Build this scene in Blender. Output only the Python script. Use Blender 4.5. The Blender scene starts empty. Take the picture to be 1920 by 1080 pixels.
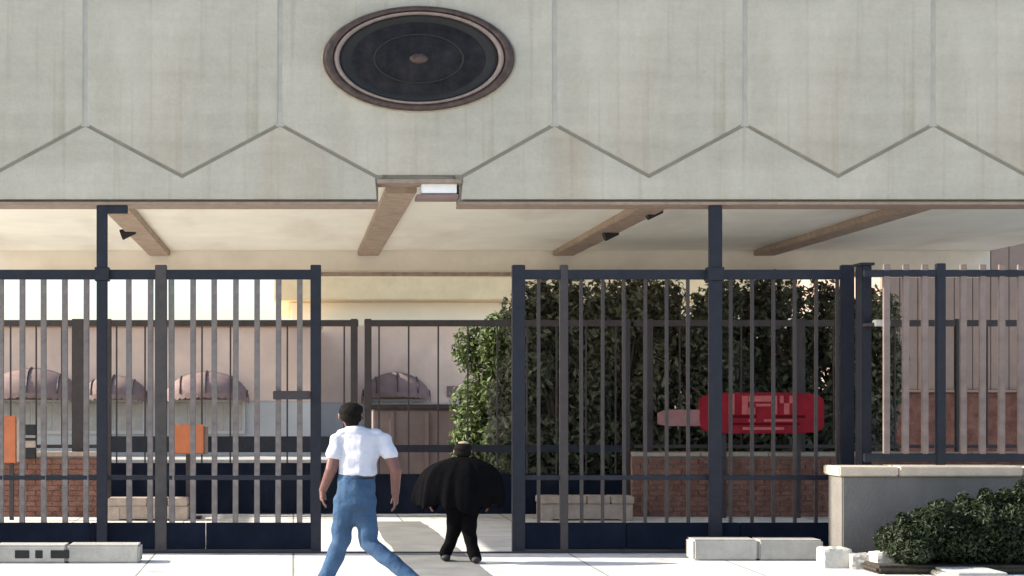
import bpy, bmesh, math, random
import numpy as np
from mathutils import Vector, Matrix

random.seed(7); rng = np.random.default_rng(7)
R = math.radians
scene = bpy.context.scene
COL = scene.collection

# ------------------------------------------------------------------ camera
F = 2768.0; VPX, VPY = 550.0, 745.0; EYE = 1.7
cam_d = bpy.data.cameras.new('camera'); cam = bpy.data.objects.new('camera', cam_d); COL.objects.link(cam)
cam.location = (0, 0, EYE); cam.rotation_euler = (R(90), 0, 0)
cam_d.sensor_width = 36; cam_d.lens = F / 1920 * 36
cam_d.shift_x = (960 - VPX) / 1920; cam_d.shift_y = (VPY - 540) / 1920
cam_d.clip_end = 6000
scene.camera = cam

# ------------------------------------------------------------------ world, sun, exposure
SUN_EL, SUN_BACK = 30.0, 2.5
w = bpy.data.worlds.new('World'); scene.world = w; w.use_nodes = True
nt = w.node_tree; bg = nt.nodes['Background']
sky = nt.nodes.new('ShaderNodeTexSky'); sky.sky_type = 'NISHITA'; sky.sun_disc = False
sky.sun_elevation = R(SUN_EL); sky.sun_rotation = R(-90 + SUN_BACK); sky.air_density = 1.0; sky.dust_density = 2.0
nt.links.new(sky.outputs[0], bg.inputs[0]); bg.inputs[1].default_value = 0.14
sd = bpy.data.lights.new('sun', 'SUN'); sun = bpy.data.objects.new('sun', sd); COL.objects.link(sun)
sd.energy = 4.6; sd.angle = R(0.53); sd.color = (1, .93, .82)
dirv = Vector((math.cos(R(SUN_EL)) * math.cos(R(SUN_BACK)), -math.cos(R(SUN_EL)) * math.sin(R(SUN_BACK)), -math.sin(R(SUN_EL))))
sun.rotation_euler = dirv.to_track_quat('-Z', 'Y').to_euler(); sun.location = (-20, 5, 20)
vs = scene.view_settings
vs.view_transform = 'Standard'; vs.look = 'None'; vs.gamma = 1; vs.use_curve_mapping = False; vs.exposure = 1.2

# ------------------------------------------------------------------ measuring
def px(x, Y): return (x - VPX) * Y / F
def pz(y, Y): return EYE + (VPY - y) * Y / F

# ------------------------------------------------------------------ materials
def mat(name, col, rough=.7, var=.12, scale=6, bump=.15, bscale=40, metal=0, stain=None, streak=False, spec=.5, col2=None):
    m = bpy.data.materials.new(name); m.use_nodes = True
    n = m.node_tree.nodes; l = m.node_tree.links; b = n['Principled BSDF']
    b.inputs['Roughness'].default_value = rough; b.inputs['Metallic'].default_value = metal
    b.inputs['Specular IOR Level'].default_value = spec
    tc = n.new('ShaderNodeTexCoord')
    mp = n.new('ShaderNodeMapping'); l.new(tc.outputs['Object'], mp.inputs[0])
    if streak: mp.inputs['Scale'].default_value = (1, 1, .16)
    t = n.new('ShaderNodeTexNoise'); t.inputs['Scale'].default_value = scale; t.inputs['Detail'].default_value = 7
    t.inputs['Roughness'].default_value = .62
    l.new(mp.outputs[0], t.inputs[0])
    cr = n.new('ShaderNodeValToRGB')
    c = np.array(col); c2 = np.array(col2) if col2 else c * (1 + var)
    cr.color_ramp.elements[0].position = .3; cr.color_ramp.elements[1].position = .7
    cr.color_ramp.elements[0].color = (*(c * (1 - var)), 1); cr.color_ramp.elements[1].color = (*np.minimum(c2, 1), 1)
    l.new(t.outputs[0], cr.inputs[0]); out = cr.outputs[0]
    if stain:
        t2 = n.new('ShaderNodeTexNoise'); t2.inputs['Scale'].default_value = stain[1]; t2.inputs['Detail'].default_value = 5
        mp2 = n.new('ShaderNodeMapping'); mp2.inputs['Scale'].default_value = stain[3]
        l.new(tc.outputs['Object'], mp2.inputs[0]); l.new(mp2.outputs[0], t2.inputs[0])
        mr = n.new('ShaderNodeMapRange'); mr.inputs[1].default_value = .52; mr.inputs[2].default_value = .75
        mr.inputs[4].default_value = stain[2]; l.new(t2.outputs[0], mr.inputs[0])
        mx = n.new('ShaderNodeMixRGB'); l.new(mr.outputs[0], mx.inputs[0]); l.new(out, mx.inputs[1]); mx.inputs[2].default_value = (*stain[0], 1)
        out = mx.outputs[0]
    l.new(out, b.inputs['Base Color'])
    if bump:
        t3 = n.new('ShaderNodeTexNoise'); t3.inputs['Scale'].default_value = bscale; t3.inputs['Detail'].default_value = 6
        l.new(tc.outputs['Object'], t3.inputs[0])
        bp = n.new('ShaderNodeBump'); bp.inputs['Strength'].default_value = bump; bp.inputs['Distance'].default_value = .02
        l.new(t3.outputs[0], bp.inputs['Height']); l.new(bp.outputs[0], b.inputs['Normal'])
    return m

M = {}
def concrete_material():
    m = mat('pale_panel_concrete', (.415, .392, .328), .88, .05, 1.3, .25, 30, stain=((.35, .285, .215), .5, .85, (1.5, 1, .18)))
    n = m.node_tree.nodes; l = m.node_tree.links; b = n['Principled BSDF']
    src = b.inputs['Base Color'].links[0].from_socket
    tc = n.new('ShaderNodeTexCoord')
    for sc_, mix, lo in (((.16, 1, 1.5), .5, .90), ((.9, 1, .12), .5, .93), ((.8, 1, .8), .5, .93), ((22, 22, 22), .5, .97)):   # board marks, rain streaks, pitting
        mp = n.new('ShaderNodeMapping'); mp.inputs['Scale'].default_value = sc_; l.new(tc.outputs['Object'], mp.inputs[0])
        t = n.new('ShaderNodeTexNoise'); t.inputs['Scale'].default_value = 1.0; t.inputs['Detail'].default_value = 6; t.inputs['Roughness'].default_value = .7
        l.new(mp.outputs[0], t.inputs[0])
        cr = n.new('ShaderNodeValToRGB'); cr.color_ramp.elements[0].position = .36; cr.color_ramp.elements[1].position = .62
        cr.color_ramp.elements[0].color = (lo, lo, lo * .985, 1); cr.color_ramp.elements[1].color = (1.04, 1.04, 1.04, 1)
        l.new(t.outputs[0], cr.inputs[0])
        mx = n.new('ShaderNodeMixRGB'); mx.blend_type = 'MULTIPLY'; mx.inputs[0].default_value = mix * 2
        l.new(src, mx.inputs[1]); l.new(cr.outputs[0], mx.inputs[2]); src = mx.outputs[0]
    mp = n.new('ShaderNodeMapping'); mp.inputs['Scale'].default_value = (7, 1, .22); l.new(tc.outputs['Object'], mp.inputs[0])
    t = n.new('ShaderNodeTexNoise'); t.inputs['Scale'].default_value = 1.0; t.inputs['Detail'].default_value = 4; l.new(mp.outputs[0], t.inputs[0])
    cr = n.new('ShaderNodeValToRGB'); cr.color_ramp.elements[0].position = .56; cr.color_ramp.elements[1].position = .78
    cr.color_ramp.elements[0].color = (1, 1, 1, 1); cr.color_ramp.elements[1].color = (.82, .80, .74, 1)
    l.new(t.outputs[0], cr.inputs[0])
    mx = n.new('ShaderNodeMixRGB'); mx.blend_type = 'MULTIPLY'; mx.inputs[0].default_value = 1
    l.new(src, mx.inputs[1]); l.new(cr.outputs[0], mx.inputs[2]); src = mx.outputs[0]
    l.new(src, b.inputs['Base Color'])
    return m
M['concrete'] = concrete_material()
M['joint'] = mat('joint_mortar', (.36, .35, .305), .9, .1, 5)
M['groove'] = mat('groove_sealant', (.225, .21, .165), .9, .15, 5)
M['trim'] = mat('brown_edge_trim', (.27, .20, .15), .7, .2, 8)
M['soffit'] = mat('cream_soffit_plaster', (.86, .82, .70), .85, .06, 1.2, .2, 25, stain=((.50, .42, .34), .8, .5, (1, .3, 1)))
M['timber'] = mat('brown_timber_beam', (.34, .25, .18), .7, .25, 9, .3, 30)
M['downstand'] = mat('tan_downstand_plaster', (.80, .72, .60), .85, .08, 2)
M['ring'] = mat('dark_bronze_ring', (.060, .038, .030), .5, .5, 14, .3, 40, metal=.2)
M['ringpale'] = mat('worn_pale_ring', (.22, .17, .15), .6, .2, 14)
M['halo'] = mat('rust_tinted_surround', (.30, .26, .21), .85, .25, 9)
M['glass'] = mat('dark_porthole_glass', (.008, .007, .008), .5, .7, 5, .9, 7, spec=.2, col2=(.022, .019, .022))
M['steel'] = mat('navy_painted_steel', (.012, .014, .023), .5, .25, 12, .1, 60, spec=.3, stain=((.028, .026, .026), 3, .35, (1, 1, 1)))
M['steelplate'] = mat('navy_kick_plate', (.007, .010, .020), .7, .3, 3, .15, 20, spec=.06, stain=((.020, .022, .03), 2, .5, (1, 1, .3)))
M['bardark'] = mat('dark_taupe_bar_paint', (.045, .038, .036), .6, .3, 10, .2, 60, stain=((.09, .055, .04), 5, .6, (1, 1, .5)))
M['bar'] = mat('taupe_grey_bar_paint', (.16, .135, .125), .6, .3, 10, .2, 60, stain=((.14, .085, .06), 5, .6, (1, 1, .5)))
M['barlight'] = mat('pinkish_picket_paint', (.19, .142, .125), .6, .25, 6, stain=((.10, .07, .06), 4, .6, (1, 1, .4)))
M['iron'] = mat('dark_brown_iron', (.035, .026, .026), .5, .25, 12, .1, 60)
M['brick'] = mat('red_brown_brick', (.20, .072, .050), .9, .4, 7, .5, 60, col2=(.26, .13, .095))
M['mortar'] = mat('brick_mortar', (.20, .15, .125), .9, .15, 12)
M['coping'] = mat('tan_stone_coping', (.56, .46, .35), .85, .12, 5, .3, 40)
M['greywall'] = mat('grey_rendered_wall', (.16, .148, .134), .9, .14, 2.5, .4, 30, stain=((.075, .078, .07), 1.5, .5, (1, 1, .3)))
M['pale'] = mat('pale_limestone', (.50, .48, .43), .85, .15, 6, .4, 30)
M['kerb'] = mat('weathered_kerb_concrete', (.36, .345, .31), .9, .18, 4, .4, 30)
M['soil'] = mat('dark_soil', (.035, .028, .020), .95, .4, 14, .8, 40)
M['slot'] = mat('black_drain_iron', (.012, .012, .012), .8, .2, 8)
M['orange'] = mat('orange_board_paint', (.48, .15, .065), .8, .12, 6, .1, 30)
M['black'] = mat('black_rubber', (.010, .010, .010), .7, .3, 8)
M['red'] = mat('red_sign_enamel', (.27, .014, .026), .7, .22, 5, .05, 20, spec=.15)
M['pinkletter'] = mat('faded_pink_lettering', (.50, .13, .13), .7, .2, 9, spec=.15)
M['pinkboard'] = mat('faded_pink_board', (.30, .14, .14), .7, .2, 6)
M['darkred'] = mat('dark_red_line', (.10, .004, .01), .7, .2, 8, spec=.1)
M['pinkwall'] = mat('pink_tan_stucco', (.72, .545, .42), .9, .14, .8, .3, 8, stain=((.33, .225, .18), .4, .8, (1, 1, .5)))
M['greybase'] = mat('grey_plinth_render', (.44, .44, .42), .9, .1, 1.2, .3, 8)
M['cream'] = mat('cream_wall', (.90, .82, .64), .9, .05, 1, .2, 8)
M['ochre'] = mat('ochre_fascia', (.70, .56, .33), .8, .12, 1.5, .2, 8)
M['white'] = mat('white_painted_metal', (.80, .80, .80), .5, .05, 5)
M['awning'] = mat('plum_brown_awning', (.21, .145, .13), .9, .2, 3)
M['tanwall'] = mat('taupe_siding', (.34, .25, .20), .85, .14, 2, .2, 20)
M['brownbox'] = mat('brown_grey_metal', (.17, .13, .12), .6, .2, 2, .2, 12, stain=((.11, .045, .035), 1.2, .7, (1, 1, .5)))
M['tanblock'] = mat('tan_sandstone_block', (.36, .29, .24), .85, .2, 5, .3, 30)
M['windowdark'] = mat('dark_window_glass', (.02, .02, .025), .12, .3, 3, 0)
M['skin'] = mat('skin', (.13, .056, .045), .55, .15, 12, .1, 60)
M['hair'] = mat('dark_hair', (.006, .005, .004), .8, .4, 40, .4, 90, spec=.1)
M['shirt'] = mat('white_cotton_shirt', (.47, .48, .545), .9, .06, 5, .6, 11)
M['denim'] = mat('blue_denim', (.026, .066, .135), .9, .35, 6, .6, 14)
M['shoe'] = mat('dark_leather', (.03, .022, .018), .5, .3, 9)
M['blackcloth'] = mat('black_cloth', (.0035, .0033, .004), .95, .3, 6, .3, 18, spec=.05)
M['beige'] = mat('beige_knit', (.30, .22, .18), .9, .1, 20)  # colour of the highlight painted on top of the head
M['bark'] = mat('grey_brown_bark', (.07, .055, .042), .9, .4, 9, .6, 25)

def leaf_mat(name, c, v=.5, trans=.25):
    m = bpy.data.materials.new(name); m.use_nodes = True
    n = m.node_tree.nodes; l = m.node_tree.links; b = n['Principled BSDF']
    g = n.new('ShaderNodeNewGeometry'); cr = n.new('ShaderNodeValToRGB')
    c = np.array(c)
    cr.color_ramp.elements[0].color = (*(c * (1 - v)), 1); cr.color_ramp.elements[1].color = (*(c * (1 + v)), 1)
    l.new(g.outputs['Random Per Island'], cr.inputs[0]); l.new(cr.outputs[0], b.inputs['Base Color'])
    b.inputs['Roughness'].default_value = .55; b.inputs['Specular IOR Level'].default_value = .35
    tr = n.new('ShaderNodeBsdfTranslucent'); l.new(cr.outputs[0], tr.inputs[0])
    ms = n.new('ShaderNodeMixShader'); ms.inputs[0].default_value = trans
    l.new(b.outputs[0], ms.inputs[1]); l.new(tr.outputs[0], ms.inputs[2]); l.new(ms.outputs[0], n['Material Output'].inputs[0])
    return m
M['leafdark'] = leaf_mat('dark_evergreen_leaf', (.125, .135, .095), .75, .35)
M['leafolive'] = leaf_mat('olive_evergreen_leaf', (.19, .195, .13), .7, .35)
M['leafgreen'] = leaf_mat('bright_green_leaf', (.085, .12, .04))
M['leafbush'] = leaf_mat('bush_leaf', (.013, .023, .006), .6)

def ground_material():
    m = bpy.data.materials.new('pale_paving'); m.use_nodes = True
    n = m.node_tree.nodes; l = m.node_tree.links; b = n['Principled BSDF']; b.inputs['Roughness'].default_value = .9
    tc = n.new('ShaderNodeTexCoord')
    t = n.new('ShaderNodeTexNoise'); t.inputs['Scale'].default_value = .9; t.inputs['Detail'].default_value = 9; t.inputs['Roughness'].default_value = .65
    l.new(tc.outputs['Object'], t.inputs[0])
    cr = n.new('ShaderNodeValToRGB'); cr.color_ramp.elements[0].position = .35; cr.color_ramp.elements[1].position = .68
    cr.color_ramp.elements[0].color = (.52, .51, .485, 1); cr.color_ramp.elements[1].color = (.72, .71, .69, 1)
    l.new(t.outputs[0], cr.inputs[0])
    br = n.new('ShaderNodeTexBrick'); br.offset = 0; br.inputs['Scale'].default_value = 1; br.inputs['Mortar Size'].default_value = .012
    br.inputs['Brick Width'].default_value = 1.5; br.inputs['Row Height'].default_value = 1.2
    br.inputs['Color1'].default_value = (1, 1, 1, 1); br.inputs['Color2'].default_value = (.9, .9, .9, 1); br.inputs['Mortar'].default_value = (.35, .35, .33, 1)
    l.new(tc.outputs['Object'], br.inputs[0])
    mx = n.new('ShaderNodeMixRGB'); mx.blend_type = 'MULTIPLY'; mx.inputs[0].default_value = 1
    t2 = n.new('ShaderNodeTexNoise'); t2.inputs['Scale'].default_value = 1.7; t2.inputs['Detail'].default_value = 10; t2.inputs['Roughness'].default_value = .75
    l.new(tc.outputs['Object'], t2.inputs[0])
    c2 = n.new('ShaderNodeValToRGB'); c2.color_ramp.elements[0].position = .56; c2.color_ramp.elements[1].position = .72
    c2.color_ramp.elements[0].color = (1, 1, 1, 1); c2.color_ramp.elements[1].color = (.36, .35, .33, 1); l.new(t2.outputs[0], c2.inputs[0])
    m2 = n.new('ShaderNodeMixRGB'); m2.blend_type = 'MULTIPLY'; m2.inputs[0].default_value = 1
    l.new(cr.outputs[0], mx.inputs[1]); l.new(br.outputs[0], mx.inputs[2])
    l.new(mx.outputs[0], m2.inputs[1]); l.new(c2.outputs[0], m2.inputs[2]); l.new(m2.outputs[0], b.inputs['Base Color'])
    bp = n.new('ShaderNodeBump'); bp.inputs['Strength'].default_value = .3; bp.inputs['Distance'].default_value = .01
    t3 = n.new('ShaderNodeTexNoise'); t3.inputs['Scale'].default_value = 60; l.new(tc.outputs['Object'], t3.inputs[0])
    l.new(t3.outputs[0], bp.inputs['Height']); l.new(bp.outputs[0], b.inputs['Normal'])
    return m
M['ground'] = ground_material()
M['roadtar'] = mat('brownish_road_tar', (.20, .165, .15), .92, .2, 1.5, .4, 60)
M['asphalt'] = mat('worn_grey_asphalt', (.17, .17, .165), .92, .25, 2.2, .5, 90)  # plain grey for the strip through the gate gap

# ------------------------------------------------------------------ object helpers
def tag(o, label=None, cat=None, group=None, kind=None):
    for k, v in (('label', label), ('category', cat), ('group', group), ('kind', kind)):
        if v: o[k] = v
    return o
BASE = {}
def thing(name, label, cat, loc, group=None):
    o = bpy.data.objects.new(name, None); COL.objects.link(o); o.location = loc
    o.empty_display_size = .2; BASE[o] = Vector(loc)
    return tag(o, label, cat, group)
def base(p):
    return BASE.get(p, Vector((0, 0, 0)))
def link(name, me, m, parent=None, loc=None, smooth=False):
    """mesh in world coordinates -> object; child of parent when given"""
    if m and not me.materials: me.materials.append(M[m] if isinstance(m, str) else m)
    if smooth:
        for p in me.polygons: p.use_smooth = True
    o = bpy.data.objects.new(name, me); COL.objects.link(o)
    if loc is None:
        c = Vector([sum((Vector(v) for v in ()), Vector())][0]) if not len(me.vertices) else sum((v.co for v in me.vertices), Vector()) / len(me.vertices)
        me.transform(Matrix.Translation(-c)); loc = c
    BASE[o] = Vector(loc)
    o.location = Vector(loc) - (base(parent) if parent else Vector((0, 0, 0)))
    if parent: o.parent = parent
    return o
def bm_mesh(bm, name='m'):
    me = bpy.data.meshes.new(name); bm.normal_update(); bm.to_mesh(me); bm.free(); return me
def add_box(bm, x0, x1, y0, y1, z0, z1):
    r = bmesh.ops.create_cube(bm, size=1)
    bmesh.ops.scale(bm, vec=(x1 - x0, y1 - y0, z1 - z0), verts=r['verts'])
    bmesh.ops.translate(bm, vec=((x0 + x1) / 2, (y0 + y1) / 2, (z0 + z1) / 2), verts=r['verts'])
    return r['verts']
def bev(bm, w, seg=2):
    if w: bmesh.ops.bevel(bm, geom=[e for e in bm.edges], offset=w, segments=seg, affect='EDGES', clamp_overlap=True)
def box(name, x0, x1, y0, y1, z0, z1, m, parent=None, bevel=.006):
    bm = bmesh.new(); add_box(bm, min(x0, x1), max(x0, x1), min(y0, y1), max(y0, y1), min(z0, z1), max(z0, z1)); bev(bm, bevel)
    return link(name, bm_mesh(bm), m, parent)
def poly(name, pts, y0, y1, m, parent=None, inset=0, bevel=.006):
    """polygon in (x,z) extruded from y0 (front) back to y1"""
    bm = bmesh.new(); vs_ = [bm.verts.new((p[0], y0, p[1])) for p in pts]; f = bm.faces.new(vs_)
    if inset:
        bm.normal_update()
        bmesh.ops.inset_individual(bm, faces=[f], thickness=inset, use_even_offset=True)
        bmesh.ops.delete(bm, geom=[g for g in bm.faces if g is not f], context='FACES')
        bmesh.ops.delete(bm, geom=[v for v in bm.verts if not v.link_faces], context='VERTS')
    r = bmesh.ops.extrude_face_region(bm, geom=[f])
    ev = [g for g in r['geom'] if isinstance(g, bmesh.types.BMVert)]
    bmesh.ops.translate(bm, vec=(0, y1 - y0, 0), verts=ev)
    bmesh.ops.recalc_face_normals(bm, faces=bm.faces[:])
    if bevel: bmesh.ops.bevel(bm, geom=[e for e in bm.edges], offset=bevel, segments=2, affect='EDGES', clamp_overlap=True)
    return link(name, bm_mesh(bm), m, parent)
def copies(name, mesh_obj, locs, parent):
    for p in locs:
        o = bpy.data.objects.new(name, mesh_obj.data); COL.objects.link(o); o.parent = parent
        o.location = Vector(p) - base(parent)
        if name in ('bar', 'picket'): o.rotation_euler = (0, random.gauss(0, .0016), random.gauss(0, .02))
def bars(name, xs, Y, z0, z1, wd, m, parent, dp=None):
    dp = dp or min(wd, .035)
    o = box(name, xs[0] - wd / 2, xs[0] + wd / 2, Y - dp / 2, Y + dp / 2, z0, z1, m, parent, .004)
    copies(name, o, [(x, Y, (z0 + z1) / 2) for x in xs[1:]], parent)

def tube(bm, pts, rad, n=8):
    rings = []
    for i, p in enumerate(pts):
        p = Vector(p); q = Vector(pts[min(i + 1, len(pts) - 1)]) - Vector(pts[max(i - 1, 0)])
        q.normalize(); u = q.cross(Vector((.3, 1, .1))).normalized(); v = q.cross(u)
        rings.append([bm.verts.new(p + (u * math.cos(2 * math.pi * k / n) + v * math.sin(2 * math.pi * k / n)) * rad[i]) for k in range(n)])
    for A, B in zip(rings, rings[1:]):
        for k in range(n): bm.faces.new((A[k], A[(k + 1) % n], B[(k + 1) % n], B[k]))
    bm.faces.new(rings[-1])

# ================================================================== GROUND
bm = bmesh.new(); vs_ = [bm.verts.new(c) for c in ((-900, -60, 0), (900, -60, 0), (900, 2500, 0), (-900, 2500, 0))]; bm.faces.new(vs_)
g = link('ground', bm_mesh(bm), 'ground', loc=(0, 0, 0)); tag(g, kind='structure')
def gpt(x, y):
    Y = EYE * F / (y - VPY); return (px(x, Y), Y)
dl = [gpt(845, 1180), gpt(775, 1080), gpt(712, 1000), gpt(690, 978)]
dr = [gpt(790, 978), gpt(822, 1000), gpt(905, 1065), gpt(1060, 1180)]
bm = bmesh.new()
n_ = []
for (a, b) in zip(dl, dl[1:]):
    for k in range(8): t = k / 8; n_.append((a[0] + (b[0] - a[0]) * t + random.uniform(-.02, .02), a[1] + (b[1] - a[1]) * t))
n_.append(dl[-1])
for (a, b) in zip(dr, dr[1:]):
    for k in range(8): t = k / 8; n_.append((a[0] + (b[0] - a[0]) * t + random.uniform(-.02, .02), a[1] + (b[1] - a[1]) * t))
n_.append(dr[-1])
f = bm.faces.new([bm.verts.new((x, y, .004)) for x, y in n_]); bm.normal_update()
if f.normal.z < 0: f.normal_flip()
o = link('driveway', bm_mesh(bm), 'asphalt', loc=(0, 0, 0)); tag(o, kind='structure')  # grey strip laid over the paving, running through the gate gap

bm = bmesh.new(); f = bm.faces.new([bm.verts.new(c) for c in ((-120, 24.6, .004), (120, 24.6, .004), (120, 37.2, .004), (-120, 37.2, .004))])
o = link('road', bm_mesh(bm), 'roadtar', loc=(0, 0, 0)); tag(o, kind='structure')  # darker road sheet added to lower the bounce onto the rear soffit
bm = bmesh.new(); add_box(bm, -120, 120, 37.2, 39.8, 0, .13); bev(bm, .02); o = link('pavement', bm_mesh(bm), 'kerb'); tag(o, kind='structure')

# ================================================================== CANOPY BUILDING
YF = 16.0
XL, XR = -4.85, 11.2
ZB = pz(378, YF)          # bottom of facade
ZS = 4.06                 # soffit height
ZT = 8.4
bld = thing('concrete_building', 'pale grey concrete building on zigzag-jointed panels above the gates, with oval porthole', 'building', (0, YF, 0))
nx0, nx1 = px(710, YF), px(862, YF); nz = pz(336, YF)
box('wall_core', XL, XR, YF + .06, 23.98, nz + .004, ZT - .05, 'joint', bld, .01)
box('lower_wall', XL, nx0, YF + .06, YF + .36, ZB, nz, 'groove', bld, .004)
box('lower_wall', nx1, XR, YF + .06, YF + .36, ZB, nz, 'groove', bld, .004)
# zigzag sealant behind the joints, a little recessed
peaks = [-200, 160, 525, 1040, 1397, 1750, 2105]
valleys = [-20, 342, None, 1217, 1572, 1927]
PKY, VLY = 234, 331
def W(x, y): return (px(x, YF), pz(y, YF))
top = ZT - .12
upper = []
upper.append([(XL, top), (px(-200, YF), top), W(-200, PKY), (XL, pz(275, YF))])
for i in range(6):
    a, b = peaks[i], peaks[i + 1]
    if valleys[i] is None:
        pts = [(px(a, YF), top), (px(b, YF), top), W(b, PKY), W(866, VLY + 1), W(706, VLY + 1), W(a, PKY)]
    else:
        pts = [(px(a, YF), top), (px(b, YF), top), W(b, PKY), W(valleys[i], VLY), W(a, PKY)]
    upper.append(pts)
upper.append([(px(2105, YF), top), (XR, top), (XR, pz(300, YF)), W(2105, PKY)])
for pts in upper: poly('facade_panel', pts, YF, YF + .055, 'concrete', bld, inset=.022, bevel=.006)
lowl = [(XL, pz(275, YF))] + [W(*q) for q in ((-200, PKY), (-20, VLY), (160, PKY), (342, VLY), (525, PKY), (706, VLY + 1), (709, 376))] + [(XL, pz(376, YF))]
lowr = [W(*q) for q in ((863, 376), (866, VLY + 1), (1040, PKY), (1217, VLY), (1397, PKY), (1572, VLY), (1750, PKY), (1927, VLY), (2105, PKY))] + [(XR, pz(300, YF)), (XR, pz(376, YF))]
poly('facade_panel', lowl, YF, YF + .055, 'concrete', bld, inset=.014, bevel=.005)
poly('facade_panel', lowr, YF, YF + .055, 'concrete', bld, inset=.014, bevel=.005)
# pale sealant in the vertical joints
for a in peaks:
    box('joint_strip', px(a, YF) - .045, px(a, YF) + .045, YF + .007, YF + .058, pz(PKY + 3, YF), top, 'joint', bld, 0)
# dark sealant behind the zigzag
def zig(pts, parent):
    bm = bmesh.new()
    for iz, (a, b) in enumerate(zip(pts, pts[1:])):
        A, B = Vector((a[0], 0, a[1])), Vector((b[0], 0, b[1])); d = (B - A).normalized(); nrm = Vector((-d.z, 0, d.x)) * .06
        q = [A + nrm - d * .06, B + nrm + d * .06, B - nrm + d * .06, A - nrm - d * .06]
        lo = [bm.verts.new((v.x, YF + .014 + .002 * (iz % 2), v.z)) for v in q]; hi = [bm.verts.new((v.x, YF + .0585, v.z)) for v in q]
        bm.faces.new(lo)
        for k in range(4): bm.faces.new((lo[k], lo[(k + 1) % 4], hi[(k + 1) % 4], hi[k]))
    bmesh.ops.recalc_face_normals(bm, faces=bm.faces[:])
    return link('zigzag_sealant', bm_mesh(bm), 'groove', parent)
zig([(XL, pz(275, YF))] + [W(*q) for q in ((-200, PKY), (-20, VLY), (160, PKY), (342, VLY), (525, PKY), (706, VLY + 1))], bld)
zig([W(*q) for q in ((866, VLY + 1), (1040, PKY), (1397 - 180, VLY), (1397, PKY), (1572, VLY), (1750, PKY), (1927, VLY), (2105, PKY))] + [(XR, pz(300, YF))], bld)
# brown edge trims
box('drip_edge', XL, nx0, YF - .012, YF + .375, ZB - .035, ZB - .003, 'trim', bld, .004)
box('drip_edge', nx1, XR, YF - .012, YF + .375, ZB - .035, ZB - .003, 'trim', bld, .004)
box('notch_trim', nx0 - .02, nx1 + .02, YF - .014, YF + .30, nz - .045, nz + .002, 'trim', bld, .004)
box('parapet_coping', XL - .05, XR + .05, YF - .06, 24.05, ZT - .10, ZT + .06, 'coping', bld, .01)
# soffit, beams, rear downstand
box('soffit', XL, XR, YF + .30, 23.72, ZS, ZS + .06, 'soffit', bld, 0)
for k, (xa, ya) in enumerate(((-355, 470), (310 - 10, 470), (690, 470), (1055, 470), (1430, 470))):
    Yb = 23.6; X = px(xa, (ZS - EYE) * F / (VPY - ya))
    box('soffit_beam', X - .17, X + .17, YF + .40, 23.69, ZS - .09, ZS - .001, 'timber', bld, .012)
box('rear_beam', XL, XR, 23.72, 23.98, pz(518, 23.72), ZS + .06, 'downstand', bld, .01)
box('rear_beam_lip', XL, XR, 23.66, 23.719, pz(518, 23.72), pz(511, 23.72), 'timber', bld, .004)
for X in (-4.66, 10.95):
    Yc = 21.6
    bm = bmesh.new(); add_box(bm, X - .17, X + .17, Yc - .17, Yc + .17, 0, ZS - .001); bev(bm, .02); link('column', bm_mesh(bm), 'soffit', bld)
# oval porthole
CX, CZ, RA, RB = px(785, YF), pz(111, YF), 183 / 173.0, 100 / 173.0
def lathe_oval(name, prof, m, parent, n=96):
    """prof: list of (t, depth toward viewer)"""
    bm = bmesh.new(); rings = []
    for t, d in prof:
        if t < 1e-4: rings.append([bm.verts.new((CX, YF - d, CZ))]); continue
        rings.append([bm.verts.new((CX + RA * t * math.cos(a), YF - d, CZ + RB * t * math.sin(a))) for a in np.linspace(0, 2 * math.pi, n, endpoint=False)])
    for A, B in zip(rings, rings[1:]):
        for k in range(n):
            k2 = (k + 1) % n
            if len(B) == 1: bm.faces.new((A[k], A[k2], B[0]))
            else: bm.faces.new((A[k], A[k2], B[k2], B[k]))
    bmesh.ops.recalc_face_normals(bm, faces=bm.faces[:])
    return link(name, bm_mesh(bm), m, parent, smooth=True)
porthole = lathe_oval('porthole', [(.985, -.01), (.975, .05), (.95, .075), (.90, .080), (.875, .06), (.868, -.01)], 'ring', bld)
lathe_oval('surround', [(1.0, -.01), (.998, .02), (.99, .024), (.975, .024), (.974, -.01)], 'halo', porthole)
lathe_oval('inner_ring', [(.872, -.01), (.868, .055), (.855, .078), (.83, .078), (.815, .05), (.81, -.01)], 'ringpale', porthole)
lathe_oval('rim', [(.814, .0), (.806, .045), (.76, .040), (.70, .016), (.68, .004)], 'slot', porthole)
lathe_oval('pane', [(.72, .008), (.6, .012), (.4, .022), (.2, .028), (0, .030)], 'glass', porthole)
lathe_oval('grille_ring', [(.47, .012), (.465, .034), (.445, .034), (.44, .012)], 'slot', porthole)
lathe_oval('hub', [(.10, .02), (.09, .045), (.05, .055), (0, .057)], 'ring', porthole)
# small fixtures
def spotlight(x, y, Y, label, top=None):
    X, Z = px(x, Y), pz(y, Y); top = top or ZS
    t = thing('spotlight', label, 'spotlight', (X, Y, Z), 'spotlights under the soffit')
    bm = bmesh.new()
    r = bmesh.ops.create_cone(bm, cap_ends=True, segments=20, radius1=.075, radius2=.055, depth=.20)
    bmesh.ops.rotate(bm, verts=r['verts'], cent=(0, 0, 0), matrix=Matrix.Rotation(R(70), 3, 'Y'))
    bmesh.ops.translate(bm, verts=r['verts'], vec=(X, Y, Z))
    link('lamp_head', bm_mesh(bm), 'slot', t)
    box('bracket', X - .015, X + .015, Y - .015, Y + .015, Z + .04, top - .001, 'slot', t, .003)
    box('mounting_plate', X - .06, X + .06, Y - .06, Y + .06, top - .025, top - .002, 'slot', t, .003)
spotlight(240, 436, 20.3, 'black soffit spotlight just right of the tall bracketed steel post')
spotlight(1145, 438, 20.4, 'black soffit spotlight halfway along the beam right of the gap')
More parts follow.
